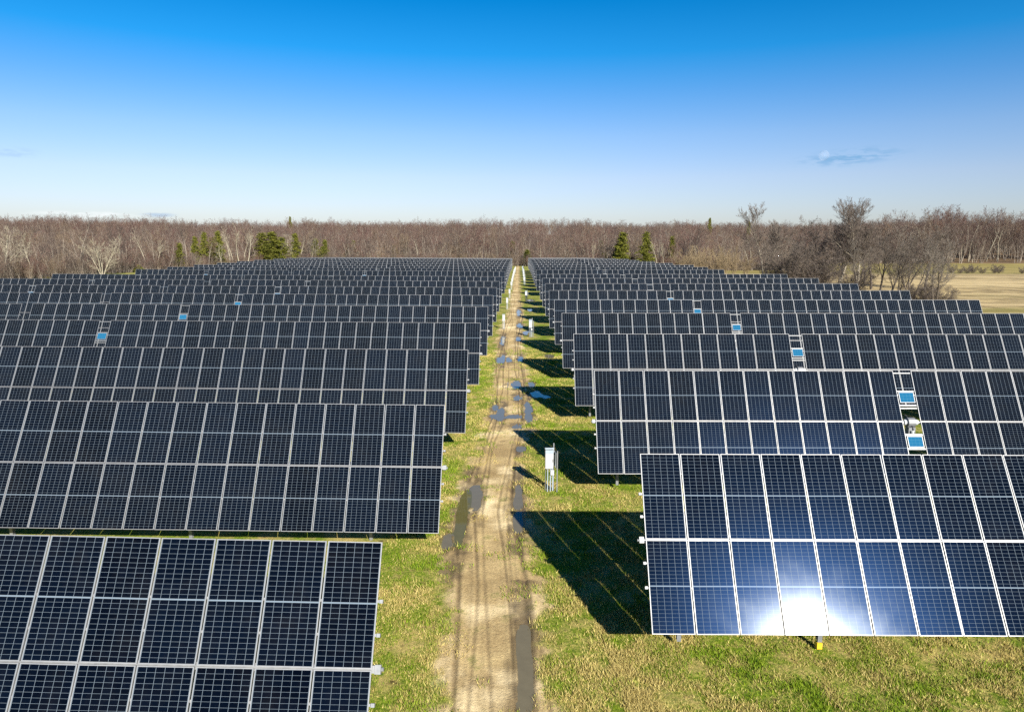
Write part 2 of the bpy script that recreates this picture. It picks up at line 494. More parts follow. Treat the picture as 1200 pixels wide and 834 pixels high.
# worn margin: straw-coloured next to the track
dirt = nt.mix(nt.ramp(nt.math('ADD', nt.math('MULTIPLY', n1, .45), nt.math('ADD', nt.math('MULTIPLY', n3, .3), nt.math('MULTIPLY', n5, .25))), .38, .62), (.29, .205, .095), (.58, .44, .215))
dirt = nt.mix(nt.ramp(nt.noise(pos, .24, 5, .6), .48, .66), dirt, (.80, .65, .38))
dirt = nt.mix(nt.math('MULTIPLY', nt.ramp(n5, .54, .66), .6), dirt, (.10, .07, .035))
dirt = nt.mix(nt.math('MULTIPLY', nt.ramp(nt.noise(pos, .42, 5, .7), .60, .72), .6), dirt, (.17, .12, .065))
dirt = nt.mix(nt.math('MULTIPLY', A['rut'], .7), dirt, (.11, .078, .045))
tuft = nt.ramp(nt.noise(pos, 1.1, 5, .65), .56, .70)
dirt = nt.mix(nt.math('MULTIPLY', tuft, .75), dirt, nt.mix(n3, (.12, .15, .03), (.26, .22, .08)))
col = nt.mix(A['trk'], grass_c, dirt)
tanc = nt.mix(nt.ramp(nt.noise(pos, .16, 6, .68), .35, .65), (.20, .15, .075), (.44, .34, .17))
stripe = nt.n('ShaderNodeMapping', ins={0: pos, 3: (.012, .14, 1.)}).outputs[0]
tanc = nt.mix(nt.ramp(nt.noise(stripe, 1., 5, .6), .5, .7), tanc, (.55, .43, .23))
tanc = nt.mix(nt.math('MULTIPLY', nt.ramp(nt.noise(pos, .03, 4), .55, .75), .35), tanc, (.12, .12, .03))
limc = nt.mix(nt.ramp(nt.noise(stripe, 1.4, 5, .65), .4, .65), (.18, .155, .045), (.34, .27, .10))
col = nt.mix(A['lim'], col, limc)
col = nt.mix(A['tan'], col, tanc)
litter = nt.mix(nt.ramp(n2, .35, .65), (.11, .075, .045), (.22, .15, .085))
col = nt.mix(A['woods'], col, litter)
mud = nt.mix(n2, (.085, .06, .032), (.13, .095, .05))
col = nt.mix(nt.math('MULTIPLY', A['wet'], .8), col, mud)
nt.t.links.new(col, bs.inputs['Base Color'])
nt.t.links.new(nt.mix(A['wet'], (.95, .95, .95), (.45, .45, .45)), bs.inputs['Roughness'])
bs.inputs['Specular IOR Level'].default_value = .2
bmp = nt.n('ShaderNodeBump', ins={'Strength': .7, 'Distance': .07, 'Height': nt.math('ADD', nt.math('MULTIPLY', n3, .7), nt.math('MULTIPLY', n5, .45))})
nt.t.links.new(bmp.outputs[0], bs.inputs['Normal'])

attrs = dict(trk=trk, rut=rut * trk, wet=wet, woods=woods, tan=tan * (1 - woods), lim=lim * (1 - woods))
is_t = trk.reshape(-1)[F].mean(1) > .5
def submesh(name, mask):
    Fs = F[mask]; used = np.unique(Fs)
    remap = np.full(len(V), -1, np.int64); remap[used] = np.arange(len(used))
    me = np_mesh(name, V[used], remap[Fs], [mg], smooth=True)
    for k, a in attrs.items(): fattr(me, k, a.reshape(-1)[used])
    o = link(bpy.data.objects.new(name, me)); tag(o, kind='structure'); return o
submesh('ground', ~is_t)
submesh('dirt_track', is_t)

# puddles: still water in the ruts
def water_mat(name, murk):
    m, nt, bs, out = material(name)
    pos = nt.n('ShaderNodeNewGeometry').outputs['Position']
    nt.t.links.new(nt.mix(nt.noise(pos, 3., 4), tuple(k * .7 for k in murk), murk), bs.inputs['Base Color'])
    bs.inputs['Roughness'].default_value = .04
    bs.inputs['IOR'].default_value = 1.33
    bs.inputs['Specular IOR Level'].default_value = .6
    b = nt.n('ShaderNodeBump', ins={'Strength': .05, 'Distance': .01, 'Height': nt.noise(pos, 9., 3)})
    nt.t.links.new(b.outputs[0], bs.inputs['Normal'])
    return m
WM = [water_mat('muddy_water', (.16, .14, .09)), water_mat('green_muddy_water', (.12, .11, .04))]
for k, (px, py, pw, pl) in enumerate(PUD):
    n = 64; pts = []
    for i in range(n):
        a = 2 * math.pi * i / n
        ca, sa = math.cos(a), math.sin(a)
        q = (abs(ca) ** 3.2 + abs(sa) ** 3.2) ** (-1 / 3.2) * 1.12
        pts.append((px + ca * q * (pw / 2 + .16), py + sa * q * (pl / 2 + .22)))
    P3 = [(px, py, gzf(px, py) - .018 - .0022 * (k % 5))] + [(a, b, gzf(a, b) - .018 - .0022 * (k % 5)) for a, b in pts]
    mb = MB(); mb.v = P3
    mb.f = [(0, 1 + i, 1 + (i + 1) % n) for i in range(n)]; mb.m = [0] * n
    tag(mb.build('puddle', [WM[1] if k == 1 else WM[0]]), kind='structure')

# ------------------------------------------------------------------ grass blades near the camera (nobody could count them)
rng = np.random.default_rng(3)
def grass_mesh():
    N = 620000
    # points weighted to the near ground
    y = 11 + (70 - 11) * rng.random(N) ** 1.9
    x = rng.uniform(-1, 1, N) * np.clip(4.5 + (y - 11) * .02, 0, 9) - .2
    far = rng.random(N) < .42                 # the strip before the front right tracker and between the rows
    xf = rng.uniform(2.5, 17, N); yf = np.where(rng.random(N) < .7, rng.uniform(12.2, 19.5, N), rng.uniform(19, 33, N))
    x = np.where(far, xf, x); y = np.where(far, yf, y)
    cc, ww = track_c(y), track_w(y)
    en = (vnoise(x, y, .9) - .5) * .9 + (vnoise(x + 40, y, .3) - .5) * .5
    t = 1 - sstep(np.abs(x - cc) + en * 1.1, ww - .35, ww + .25)
    dens = (1 - t) * (.12 + .88 * sstep(vnoise(x + 7, y + 3, .35) * .45 + vnoise(x, y, .8) * .55, .32, .58)) + t * .22 * (vnoise(x + 3, y, .7) > .60)
    for (px, py, pw, pl) in PUD:
        e = np.hypot((x - px) / (pw / 2 + .22), (y - py) / (pl / 2 + .3)); dens = np.where(e < 1, 0, dens)
    keep = rng.random(N) < dens
    x, y = x[keep], y[keep]; n = len(x)
    hgt = (.035 + .08 * rng.random(n) ** 1.5) * (.7 + .6 * vnoise(x, y, 1.1))
    wd = .006 + .008 * rng.random(n)
    sc = 1 + np.clip((y - 16) / 40, 0, 1.2); wd = wd * sc
    a = rng.uniform(0, 2 * np.pi, n); lean = rng.uniform(.1, 1.3, n)
    b = rng.uniform(0, 2 * np.pi, n)
    z = gz0(x, y) - .01
    p0 = np.stack([x - np.cos(a) * wd, y - np.sin(a) * wd, z], -1)
    p1 = np.stack([x + np.cos(a) * wd, y + np.sin(a) * wd, z], -1)
    p2 = np.stack([x + np.cos(b) * hgt * lean, y + np.sin(b) * hgt * lean, z + hgt + .02], -1)
    VV = np.stack([p0, p1, p2], 1).reshape(-1, 3)
    FF = np.arange(3 * n).reshape(-1, 3)
    s = vnoise(x, y, 1.7) * .45 + vnoise(x + 9, y, .5) * .35 + rng.random(n) * .35
    me = np_mesh('grass', VV, FF, [M['blade']])
    fattr(me, 'dry', np.repeat(sstep(s, .47, .66), 3)); fattr(me, 'v', np.repeat(rng.random(n), 3))
    return me
mbld, nt, bs, out = material('grass_blades')
g_ = nt.mix(nt.attr('v'), (.055, .12, .004), (.215, .30, .012)); s_ = nt.mix(nt.attr('v'), (.26, .195, .055), (.56, .46, .175))
nt.t.links.new(nt.mix(nt.attr('dry'), g_, s_), bs.inputs['Base Color'])
bs.inputs['Roughness'].default_value = .7; bs.inputs['Specular IOR Level'].default_value = .2
M['blade'] = mbld
tag(link(bpy.data.objects.new('grass', grass_mesh())), 'green and straw coloured grass beside the dirt track', 'grass', kind='stuff')

# ------------------------------------------------------------------ electrical cabinets and inverter posts along the track
def cabinet(x, y, label):
    r = empty('electrical_cabinet', (x, y, gzf(x, y)), (0, 0, R(4)))
    tag(r, label, 'cabinet', 'cabinets right of the dirt track')
    b = MB(); b.box((-.12, -.04, 1.55), (.36, .24, .86))
    b.box((-.12, -.165, 1.55), (.31, .012, .78))
    en = b.build('enclosure', [M['white_paint']], r)
    h = MB(); h.box((-.12, -.02, 2.03), (.40, .34, .05), 0, Matrix.Rotation(R(-14), 3, 'X')); h.box((-.12, -.17, 1.92), (.365, .02, .16)); h.build('hood', [M['grey_paint']], en)
    la = MB(); la.box((.035, -.176, 1.5), (.02, .02, .14)); la.build('latch', [M['black_plastic']], en)
    for px, py, ht in ((-.25, .10, 2.02), (.10, .10, 2.24), (.24, -.16, 1.95), (-.02, .10, 1.1)):
        p = MB(); p.box((px, py, ht / 2), (.045, .045, ht)); p.build('post', [M['galv']], r)
    c = MB()
    for z in (1.85, 1.2): c.box((-.07, .135, z), (.44, .025, .045)); c.box((.17, -.03, z - .02), (.03, .3, .04))
    c.box((.17, -.14, 1.5), (.03, .02, .6)); c.build('strut_rail', [M['galv_dark']], r)
    d = MB()
    d.tube((-.18, -.05, 1.12), (-.18, -.05, 0), .025); d.tube((-.06, -.05, 1.12), (-.05, -.03, 0), .025); d.tube((.0, -.05, 1.12), (.06, 0, .85), .03); d.tube((.06, 0, .85), (.06, .0, 0), .03)
    d.build('conduit', [M['grey_paint']], r)
    s = MB(); s.box((.02, -.08, .92), (.16, .14, .22)); s.build('switch_box', [M['white_paint']], r)
    return r
cabinet(1.52, 29.7, 'white cabinet on steel posts standing nearest the camera, right of the track')
cabinet(1.45, 79.0, 'white cabinet on steel posts by the fifth shadow, second along the track')
cabinet(1.35, 124.5, 'white cabinet on steel posts, third and farther along the track')
for k, y in enumerate((176, 190, 203, 217, 231, 246, 262, 278)):
    o = cabinet(1.35, y, 'small white cabinet in the far right hand line along the track')

def inverter(x, y, label):
    r = empty('inverter_post', (x, y, gzf(x, y)))
    tag(r, label, 'inverter', 'inverter posts left of the dirt track')
    b = MB(); b.box((0, 0, 1.42), (.32, .24, .78)); b.box((0, -.127, 1.42), (.27, .014, .66)); e = b.build('enclosure', [M['white_paint']], r)
    h = MB(); h.box((0, -.02, 1.855), (.36, .32, .035)); h.build('hood', [M['white_paint']], e)
    for px in (-.11, .11):
        p = MB(); p.box((px, .15, .95), (.05, .04, 1.9)); p.build('post', [M['galv']], r)
    c = MB(); c.tube((-.08, 0, 1.02), (-.08, .02, 0), .03); c.tube((.06, 0, 1.02), (.06, .02, 0), .03); c.build('conduit', [M['white_paint']], r)
yy = [86, 110.5, 134, 158, 171, 183, 195, 208, 220, 232, 245, 257, 270, 282]
for k, y in enumerate(yy):
    lab = ['white inverter box on a post left of the track, nearest the camera',
           'white inverter box on a post left of the track, second from the camera',
           'white inverter box on a post left of the track, third from the camera',
           'white inverter box on a post left of the track, fourth from the camera'][k] if k < 4 else 'white inverter box on a post in the far left hand line along the track'
    inverter(-1.95 + .35 * min(1, max(0, (y - 110) / 170)), y, lab)

# ------------------------------------------------------------------ trees
def tree_segments(seed, H, r0, stems=1, lean=.05, first=.28, spread=50, nb=(12, 6, 5, 3), up=.25, lenf=(.42, .55, .55, .5), wig=.18, twig=.016, stem_spread=.25):
    rg = np.random.default_rng(seed)
    segs = []   # p0,p1,r0,r1,level
    def norm(v): return v / (np.linalg.norm(v) + 1e-9)
    def branch(p, d, L, r, lev, maxlev):
        n = (9, 5, 4, 3, 2)[lev]
        pts = [p]; dirs = [d]; rad = [r]
        for k in range(n):
            d = norm(d + rg.normal(0, wig * (1 if lev else .35), 3) + np.array([0, 0, up * (.5 if lev else .1)]) * (1 / n) * 2)
            p = p + d * L / n
            t = (k + 1) / n
            rr = max(r * (1 - .8 * t), twig * .6)
            segs.append((pts[-1], p, rad[-1], rr, lev))
            pts.append(p); dirs.append(d); rad.append(rr)
        if lev >= maxlev: return
        m = nb[lev]
        m = max(1, int(round(m * rg.uniform(.75, 1.25))))
        az0 = rg.uniform(0, 6.28)
        for q in range(m):
            f0 = first if lev == 0 else .15
            t = f0 + (1 - f0) * ((q + rg.random()) / m)
            k = min(n - 1, int(t * n)); fr = t * n - k
            bp = pts[k] * (1 - fr) + pts[k + 1] * fr
            bd = dirs[k + 1]
            az = az0 + q * 2.4 + rg.normal(0, .4)
            ref = np.array([0, 0, 1.]) if abs(bd[2]) < .95 else np.array([1., 0, 0])
            u = norm(np.cross(bd, ref)); v = np.cross(bd, u)
            ang = math.radians(spread * rg.uniform(.65, 1.2)) * (1 - .25 * t)
            nd = norm(bd * math.cos(ang) + (u * math.cos(az) + v * math.sin(az)) * math.sin(ang))
            Lc = L * lenf[lev] * (1 - .55 * max(0, t - f0)) * rg.uniform(.7, 1.2)
            rc = max(rad[k] * .55 * (1 - .2 * t), twig)
            branch(bp, nd, Lc, rc, lev + 1, maxlev)
    for s in range(stems):
        a = 2 * math.pi * s / max(1, stems) + rg.uniform(0, 1)
        k = stem_spread if stems > 1 else lean
        d = norm(np.array([math.cos(a) * k, math.sin(a) * k, 1.]))
        h = H * .86 * (1 if s == 0 else rg.uniform(.7, 1))
        branch(np.array([math.cos(a), math.sin(a), 0.]) * (.25 if stems > 1 else 0) + np.array([0, 0, -.3]), d, h, r0 * (1 if stems == 1 else .75), 0, len(nb))
    P0 = np.array([s[0] for s in segs]); P1 = np.array([s[1] for s in segs])
    A0 = np.array([s[2] for s in segs]); A1 = np.array([s[3] for s in segs]); LV = np.array([s[4] for s in segs])
    return P0, P1, A0, A1, LV

def tubes(P0, P1, A0, A1, n):
    d = P1 - P0; d /= np.linalg.norm(d, axis=1, keepdims=True) + 1e-9
    ref = np.where(np.abs(d[:, 2:3]) < .9, np.array([[0, 0, 1.]]), np.array([[1., 0, 0]]))
    u = np.cross(d, ref); u /= np.linalg.norm(u, axis=1, keepdims=True) + 1e-9
    w = np.cross(d, u)
    th = 2 * np.pi * np.arange(n) / n
    ring = u[:, None, :] * np.cos(th)[None, :, None] + w[:, None, :] * np.sin(th)[None, :, None]
    a = P0[:, None] + ring * A0[:, None, None]; b = P1[:, None] + ring * A1[:, None, None]
    Vv = np.concatenate([a, b], 1).reshape(-1, 3)
    base = (np.arange(len(P0)) * 2 * n)[:, None]
    i = np.arange(n); j = (i + 1) % n
    Fq = np.stack([base + i, base + j, base + n + j, base + n + i], -1).reshape(-1, 4)
    return Vv, Fq

def bark(name, c1, c2, rnd_tint=None):
    m, nt, bs, out = material(name)
    pos = nt.n('ShaderNodeTexCoord').outputs['Object']
    oi = nt.n('ShaderNodeObjectInfo').outputs['Random']
    f = nt.noise(pos, 3., 4)
    col = nt.mix(nt.ramp(f, .3, .7), c1, c2)
    if rnd_tint:
        loc = nt.n('ShaderNodeObjectInfo').outputs['Location']
        oi = nt.math('ADD', nt.math('MULTIPLY', oi, .16), nt.math('MULTIPLY', nt.ramp(nt.noise(loc, .03, 4, .6), .30, .70, smooth=False), .88))
        for lo, hi, tc, k in rnd_tint:
            sel = nt.math('MULTIPLY', nt.ramp(oi, lo, lo + .04), nt.math('SUBTRACT', 1., nt.ramp(oi, hi - .04, hi)))
            col = nt.mix(nt.math('MULTIPLY', sel, k), col, tc)
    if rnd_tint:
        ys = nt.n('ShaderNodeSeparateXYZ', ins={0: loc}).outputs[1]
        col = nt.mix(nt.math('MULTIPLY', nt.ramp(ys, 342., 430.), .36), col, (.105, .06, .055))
    nt.t.links.new(col, bs.inputs['Base Color'])
    bs.inputs['Roughness'].default_value = .9; bs.inputs['Specular IOR Level'].default_value = .15
    return m
TINT = [(-.1, .34, (.125, .068, .058), .85), (.32, .46, (.21, .155, .10), .75), (.44, .58, (.07, .052, .046), .8), (.56, .70, (.16, .092, .078), .85), (.68, .82, (.18, .145, .115), .75), (.80, 1.2, (.085, .055, .05), .8)]
M['f_trunk'] = bark('woodland_trunk_bark', (.17, .14, .115), (.30, .26, .215))
M['f_twig'] = bark('woodland_twigs', (.105, .082, .070), (.155, .122, .105), TINT)
M['d_trunk'] = bark('dark_bark', (.075, .06, .05), (.15, .125, .10))
M['d_twig'] = bark('dark_twigs', (.10, .08, .07), (.165, .138, .118))
M['g_trunk'] = bark('grey_bark', (.22, .19, .15), (.38, .34, .27))
M['p_trunk'] = bark('pale_bark', (.22, .20, .15), (.36, .32, .25))
M['p_twig'] = bark('pale_twigs', (.27, .24, .18), (.38, .34, .26))
M['m_twig'] = bark('grey_brown_twigs', (.125, .108, .09), (.20, .175, .15))
M['t_twig'] = bark('straw_twigs', (.19, .145, .09), (.29, .225, .14))

def tree_meshes(seed, H, r0, trunk_m, twig_m, cut=1, **kw):
    P0, P1, A0, A1, LV = tree_segments(seed, H, r0, **kw)
    zt = P1[:, 2].max(); s = H / zt
    P0, P1 = P0 * s, P1 * s
    t = LV < cut
    v, f = tubes(P0[t], P1[t], A0[t], A1[t], 7)
    tr = np_mesh('trunk', v, f, [trunk_m], smooth=True)
    v, f = tubes(P0[~t], P1[~t], A0[~t], A1[~t], 3)
    mi = np.repeat((LV[~t] >= cut + 1).astype(int), 3)
    cr = np_mesh('crown', v, f, [trunk_m, twig_m], mi)
    return tr, cr

def plant_tree(name, me2, loc, rz, s, label, cat, group=None):
    r = empty(name, (loc[0], loc[1], gzf(*loc)), (0, 0, rz)); r.scale = s if isinstance(s, tuple) else (s, s, s)
    tag(r, label, cat, group)
    obj('trunk', me2[0], r); obj('crown', me2[1], r)
    return r

def conifer_meshes(seed, H, W, base=.12, n=5200, mat=None):
    rg = np.random.default_rng(seed)
    mb = MB(); mb.tube((0, 0, -.3), (0, 0, H * .97), .16, 0, 8, .02)
    tr = mb.mesh('trunk', [M['f_trunk']])
    # branches of flat sprays
    nb = 130; VV = []
    for k in range(nb):
        t = base + (1 - base) * (k + rg.random()) / nb
        az = rg.uniform(0, 6.28); L = W * (1 - t) ** .72 * rg.uniform(.35, 1.25) * (.8 + .35 * math.sin(az * 2 + seed) ) * (.55 + .45 * min(1, (t - base) * 6 + .3)) + .15
        m = max(8, int(n / nb * (.4 + L / W)))
        q = rg.random(m) ** .6
        cx = np.cos(az) * L * q; cy = np.sin(az) * L * q; cz = t * H + L * q * (.35 - .55 * q) + rg.normal(0, .12, m)
        C = np.stack([cx + rg.normal(0, .16 + .2 * (1 - q), m), cy + rg.normal(0, .16 + .2 * (1 - q), m), cz + rg.normal(0, .12, m)], -1)
        d = rg.normal(0, 1, (m, 3)) + np.array([np.cos(az), np.sin(az), .2]) * 1.2
        d /= np.linalg.norm(d, axis=1, keepdims=True)
        e = np.cross(d, rg.normal(0, 1, (m, 3))); e /= np.linalg.norm(e, axis=1, keepdims=True)
        sz = rg.uniform(.16, .34, m)[:, None]
        VV.append(np.stack([C - e * sz * .35, C + e * sz * .35, C + d * sz * 1.3], 1))
    VV = np.concatenate(VV).reshape(-1, 3)
    me = np_mesh('crown', VV, np.arange(len(VV)).reshape(-1, 3), [mat])
    fattr(me, 'v', np.repeat(rg.random(len(VV) // 3), 3))
    return tr, me
def needle(name, a, b):
    m, nt, bs, out = material(name)
    pos = nt.n('ShaderNodeTexCoord').outputs['Object']
    f = nt.math('ADD', nt.math('MULTIPLY', nt.attr('v'), .5), nt.math('MULTIPLY', nt.ramp(nt.noise(pos, .9, 3), .35, .65), .5))
    nt.t.links.new(nt.mix(f, a, b), bs.inputs['Base Color'])
    bs.inputs['Roughness'].default_value = .8; bs.inputs['Specular IOR Level'].default_value = .2
    return m
M['needle'] = needle('cedar_needles', (.055, .07, .010), (.20, .195, .03))
M['needle_y'] = needle('yellowish_needles', (.07, .085, .014), (.17, .165, .03))

# --- the woods: one mass of bare trees
proto = bpy.data.collections.new('woodland_sources')
def proto_obj(i, tr, cr, tm):
    # one mesh per source tree
    v = []; f = []; mi = []; off = 0
    for me, m0 in ((tr, 0), (cr, 0)):
        n = len(me.vertices); co = np.empty(n * 3, np.float32); me.vertices.foreach_get('co', co)
        fi = np.empty(len(me.loops), np.int32); me.loops.foreach_get('vertex_index', fi)
        m_ = np.empty(len(me.polygons), np.int32); me.polygons.foreach_get('material_index', m_)
        v.append(co.reshape(-1, 3)); f.append(fi.reshape(-1, 4) + off); mi.append(m_ if me is cr else m_ * 0); off += n
    me = np_mesh('woodland_tree', np.concatenate(v), np.concatenate(f), [tm, M['f_twig']], np.concatenate(mi))
    o = bpy.data.objects.new('woodland_tree_%d' % i, me); proto.objects.link(o)
specs = [dict(seed=1, stems=1, first=.2, spread=46), dict(seed=2, stems=1, first=.12, spread=52), dict(seed=3, stems=2, first=.3, spread=44),
         dict(seed=4, stems=1, first=.45, spread=40), dict(seed=5, stems=3, first=.25, spread=42), dict(seed=6, stems=1, first=.1, spread=56), dict(seed=7, stems=4, first=.08, spread=44, stem_spread=.35)]
for i, s in enumerate(specs):
    tr, cr = tree_meshes(s.pop('seed') + 100, 16., .17, M['f_trunk'], M['f_twig'], nb=(11, 6, 4, 3), twig=.019, **s)
    proto_obj(i, tr, cr, M['f_trunk'])
for i in range(2):
    tr, cr = tree_meshes(121 + i, 15., .2, M['p_trunk'], M['f_twig'], nb=(9, 5, 5, 3), twig=.018, first=.45, spread=42)
    proto_obj(7 + i, tr, cr, M['p_trunk'])

def forest_points():
    rg = np.random.default_rng(8)
    pts = []
    n = 100000
    x = rg.uniform(-800, 800, n); y = rg.uniform(110, 980, n)
    ff = forest_front(x)
    dep = y - ff
    keep = (dep > 0) & (np.abs(x) < y * .80 + 25) & ((x > -1e9))
    # keep the view of the far field at the right open
    # density falls with distance: only crowns show far away
    dens = np.where(dep < 30, .8, np.where(dep < 150, .42, .30)) * .5 * (.25 + 1.4 * vnoise(x, y, 26.))
    keep &= rg.random(n) < dens
    x, y, dep = x[keep], y[keep], dep[keep]
    sc = rg.uniform(.66, 1.12, len(x)) * np.where(dep < 12, rg.uniform(.55, 1., len(x)), 1.)
    sc *= .74 + .50 * vnoise(x, y, 38.) + .22 * (rg.random(len(x)) < .04)
    sc *= 1 + .55 * sstep(x, 190, 235) * (1 - sstep(y, 430, 520))
    # brush and saplings along the edge
    m = 2600
    xb = rg.uniform(-180, 130, m); yb = forest_front(xb) + rg.uniform(-3, 14, m)
    kb = (np.abs(xb) < yb * .8 + 25) & (yb > 110)
    xs = -132 - rg.uniform(-4, 10, 900); ys = rg.uniform(140, 300, 900)
    x = np.concatenate([x, xb[kb], xs]); y = np.concatenate([y, yb[kb], ys])
    sc = np.concatenate([sc, rg.uniform(.16, .42, kb.sum()), rg.uniform(.16, .45, 900)])
    return x, y, sc
fx, fy, fsc = forest_points()
print('forest trees', len(fx))
fme = bpy.data.meshes.new('forest')
fme.vertices.add(len(fx))
fme.vertices.foreach_set('co', np.stack([fx, fy, gz0(fx, fy)], -1).astype(np.float32).ravel())
rg = np.random.default_rng(9)
fattr(fme, 'sc', fsc); fattr(fme, 'rz', rg.uniform(0, 6.28, len(fx)))
ia = fme.attributes.new('pick', 'INT', 'POINT'); pk = rg.integers(0, 7, len(fx)); fr_ = (fy - forest_front(fx) < 22) & (rg.random(len(fx)) < .33) & (fsc > .5); pk[fr_] = rg.integers(7, 9, fr_.sum())
ia.data.foreach_set('value', pk.astype(np.int32))
fo = link(bpy.data.objects.new('forest', fme))
tag(fo, 'reddish brown leafless woods filling the horizon behind the solar field', 'forest', kind='stuff')
ng = bpy.data.node_groups.new('forest_scatter', 'GeometryNodeTree')
ng.interface.new_socket('Geometry', in_out='INPUT', socket_type='NodeSocketGeometry')
ng.interface.new_socket('Geometry', in_out='OUTPUT', socket_type='NodeSocketGeometry')
gi = ng.nodes.new('NodeGroupInput'); go = ng.nodes.new('NodeGroupOutput')
m2p = ng.nodes.new('GeometryNodeMeshToPoints')
ci = ng.nodes.new('GeometryNodeCollectionInfo'); ci.inputs[0].default_value = proto; ci.inputs[1].default_value = True; ci.inputs[2].default_value = True
iop = ng.nodes.new('GeometryNodeInstanceOnPoints'); iop.inputs['Pick Instance'].default_value = True
def na(name, typ):
    a = ng.nodes.new('GeometryNodeInputNamedAttribute'); a.data_type = typ; a.inputs[0].default_value = name
    return next(s for s in a.outputs if s.enabled and s.name == 'Attribute')
cx = ng.nodes.new('ShaderNodeCombineXYZ'); ng.links.new(na('rz', 'FLOAT'), cx.inputs[2])
ng.links.new(gi.outputs[0], m2p.inputs[0]); ng.links.new(m2p.outputs[0], iop.inputs['Points'])
ng.links.new(ci.outputs[0], iop.inputs['Instance']); ng.links.new(na('pick', 'INT'), iop.inputs['Instance Index'])
ng.links.new(cx.outputs[0], iop.inputs['Rotation']); ng.links.new(na('sc', 'FLOAT'), iop.inputs['Scale'])
ng.links.new(iop.outputs[0], go.inputs[0])
fo.modifiers.new('scatter', 'NODES').node_group = ng

# --- single trees one can tell apart.  (u, Y): where it stands, as bearing u and distance Y
def at(u, Yd): return ((u - 609) / 800 * Yd * 1.0, Yd)
pale = [tree_meshes(31, 13, .2, M['p_trunk'], M['p_twig'], nb=(10, 5, 4, 3), first=.45, spread=42),
        tree_meshes(32, 13, .2, M['p_trunk'], M['p_twig'], nb=(12, 6, 5, 3), first=.3, spread=48)]
slim = tree_meshes(33, 15, .22, M['p_trunk'], M['p_twig'], nb=(7, 5, 4, 3), first=.6, spread=38, lenf=(.3, .55, .55, .5))
multi = tree_meshes(34, 11, .2, M['p_trunk'], M['p_twig'], stems=5, nb=(9, 6, 5, 3), first=.2, spread=40, stem_spread=.45)
plant_tree('bare_tree', multi, at(120, 208), .3, 1.15, 'broad pale multi-stemmed bare tree at the left wood edge', 'tree')
plant_tree('bare_tree', slim, at(173, 240), 1., (1.05, 1.05, 1.05), 'tall pale trunk leaning beside a low evergreen shrub', 'tree')
plant_tree('bare_tree', pale[0], at(38, 184), 2., (.9, .9, 1.), 'pale bare tree with straight trunk near the far left edge', 'tree')
plant_tree('bare_tree', pale[1], at(4, 176), 2.6, 1.1, 'pale spreading bare tree cut by the left edge of the view', 'tree')
plant_tree('bare_tree', pale[1], at(262, 286), 4., (.9, .9, .85), 'pale forked bare tree left of the five slender trunks', 'tree')
plant_tree('bare_tree', pale[0], at(186, 245), .7, .9, 'small pale bare tree right of the tall leaning trunk', 'tree')
for k, u in enumerate((271, 276, 282, 287, 292)):
    plant_tree('bare_tree', slim, at(u, 292 + (k * 7) % 11), k * 1.3, 1.15 + .08 * (k % 3), 'tall slender pale trunk in the row of five left of the evergreens', 'tree', 'five slender trunks at the field corner')
plant_tree('bare_tree', pale[0], at(328, 318), .5, 1.05, 'pale trunk standing right before the big evergreen clump', 'tree')
plant_tree('bare_tree', pale[1], at(341, 324), 3.5, 1.15, 'grey bare tree between the two evergreen groups on the left', 'tree')
plant_tree('bare_tree', pale[1], at(366, 330), 1.5, 1.0, 'grey bare tree right of the left evergreens', 'tree')
plant_tree('bare_tree', slim, at(695, 318), 2.2, .9, 'slender pale trunk left of the right hand evergreen clump', 'tree')
plant_tree('bare_tree', slim, at(769, 305), .4, .95, 'slender pale trunk just right of the second right hand evergreen', 'tree')
plant_tree('bare_tree', pale[0], at(776, 307), 3.4, .95, 'pale bare trunk at the right corner of the solar field', 'tree')

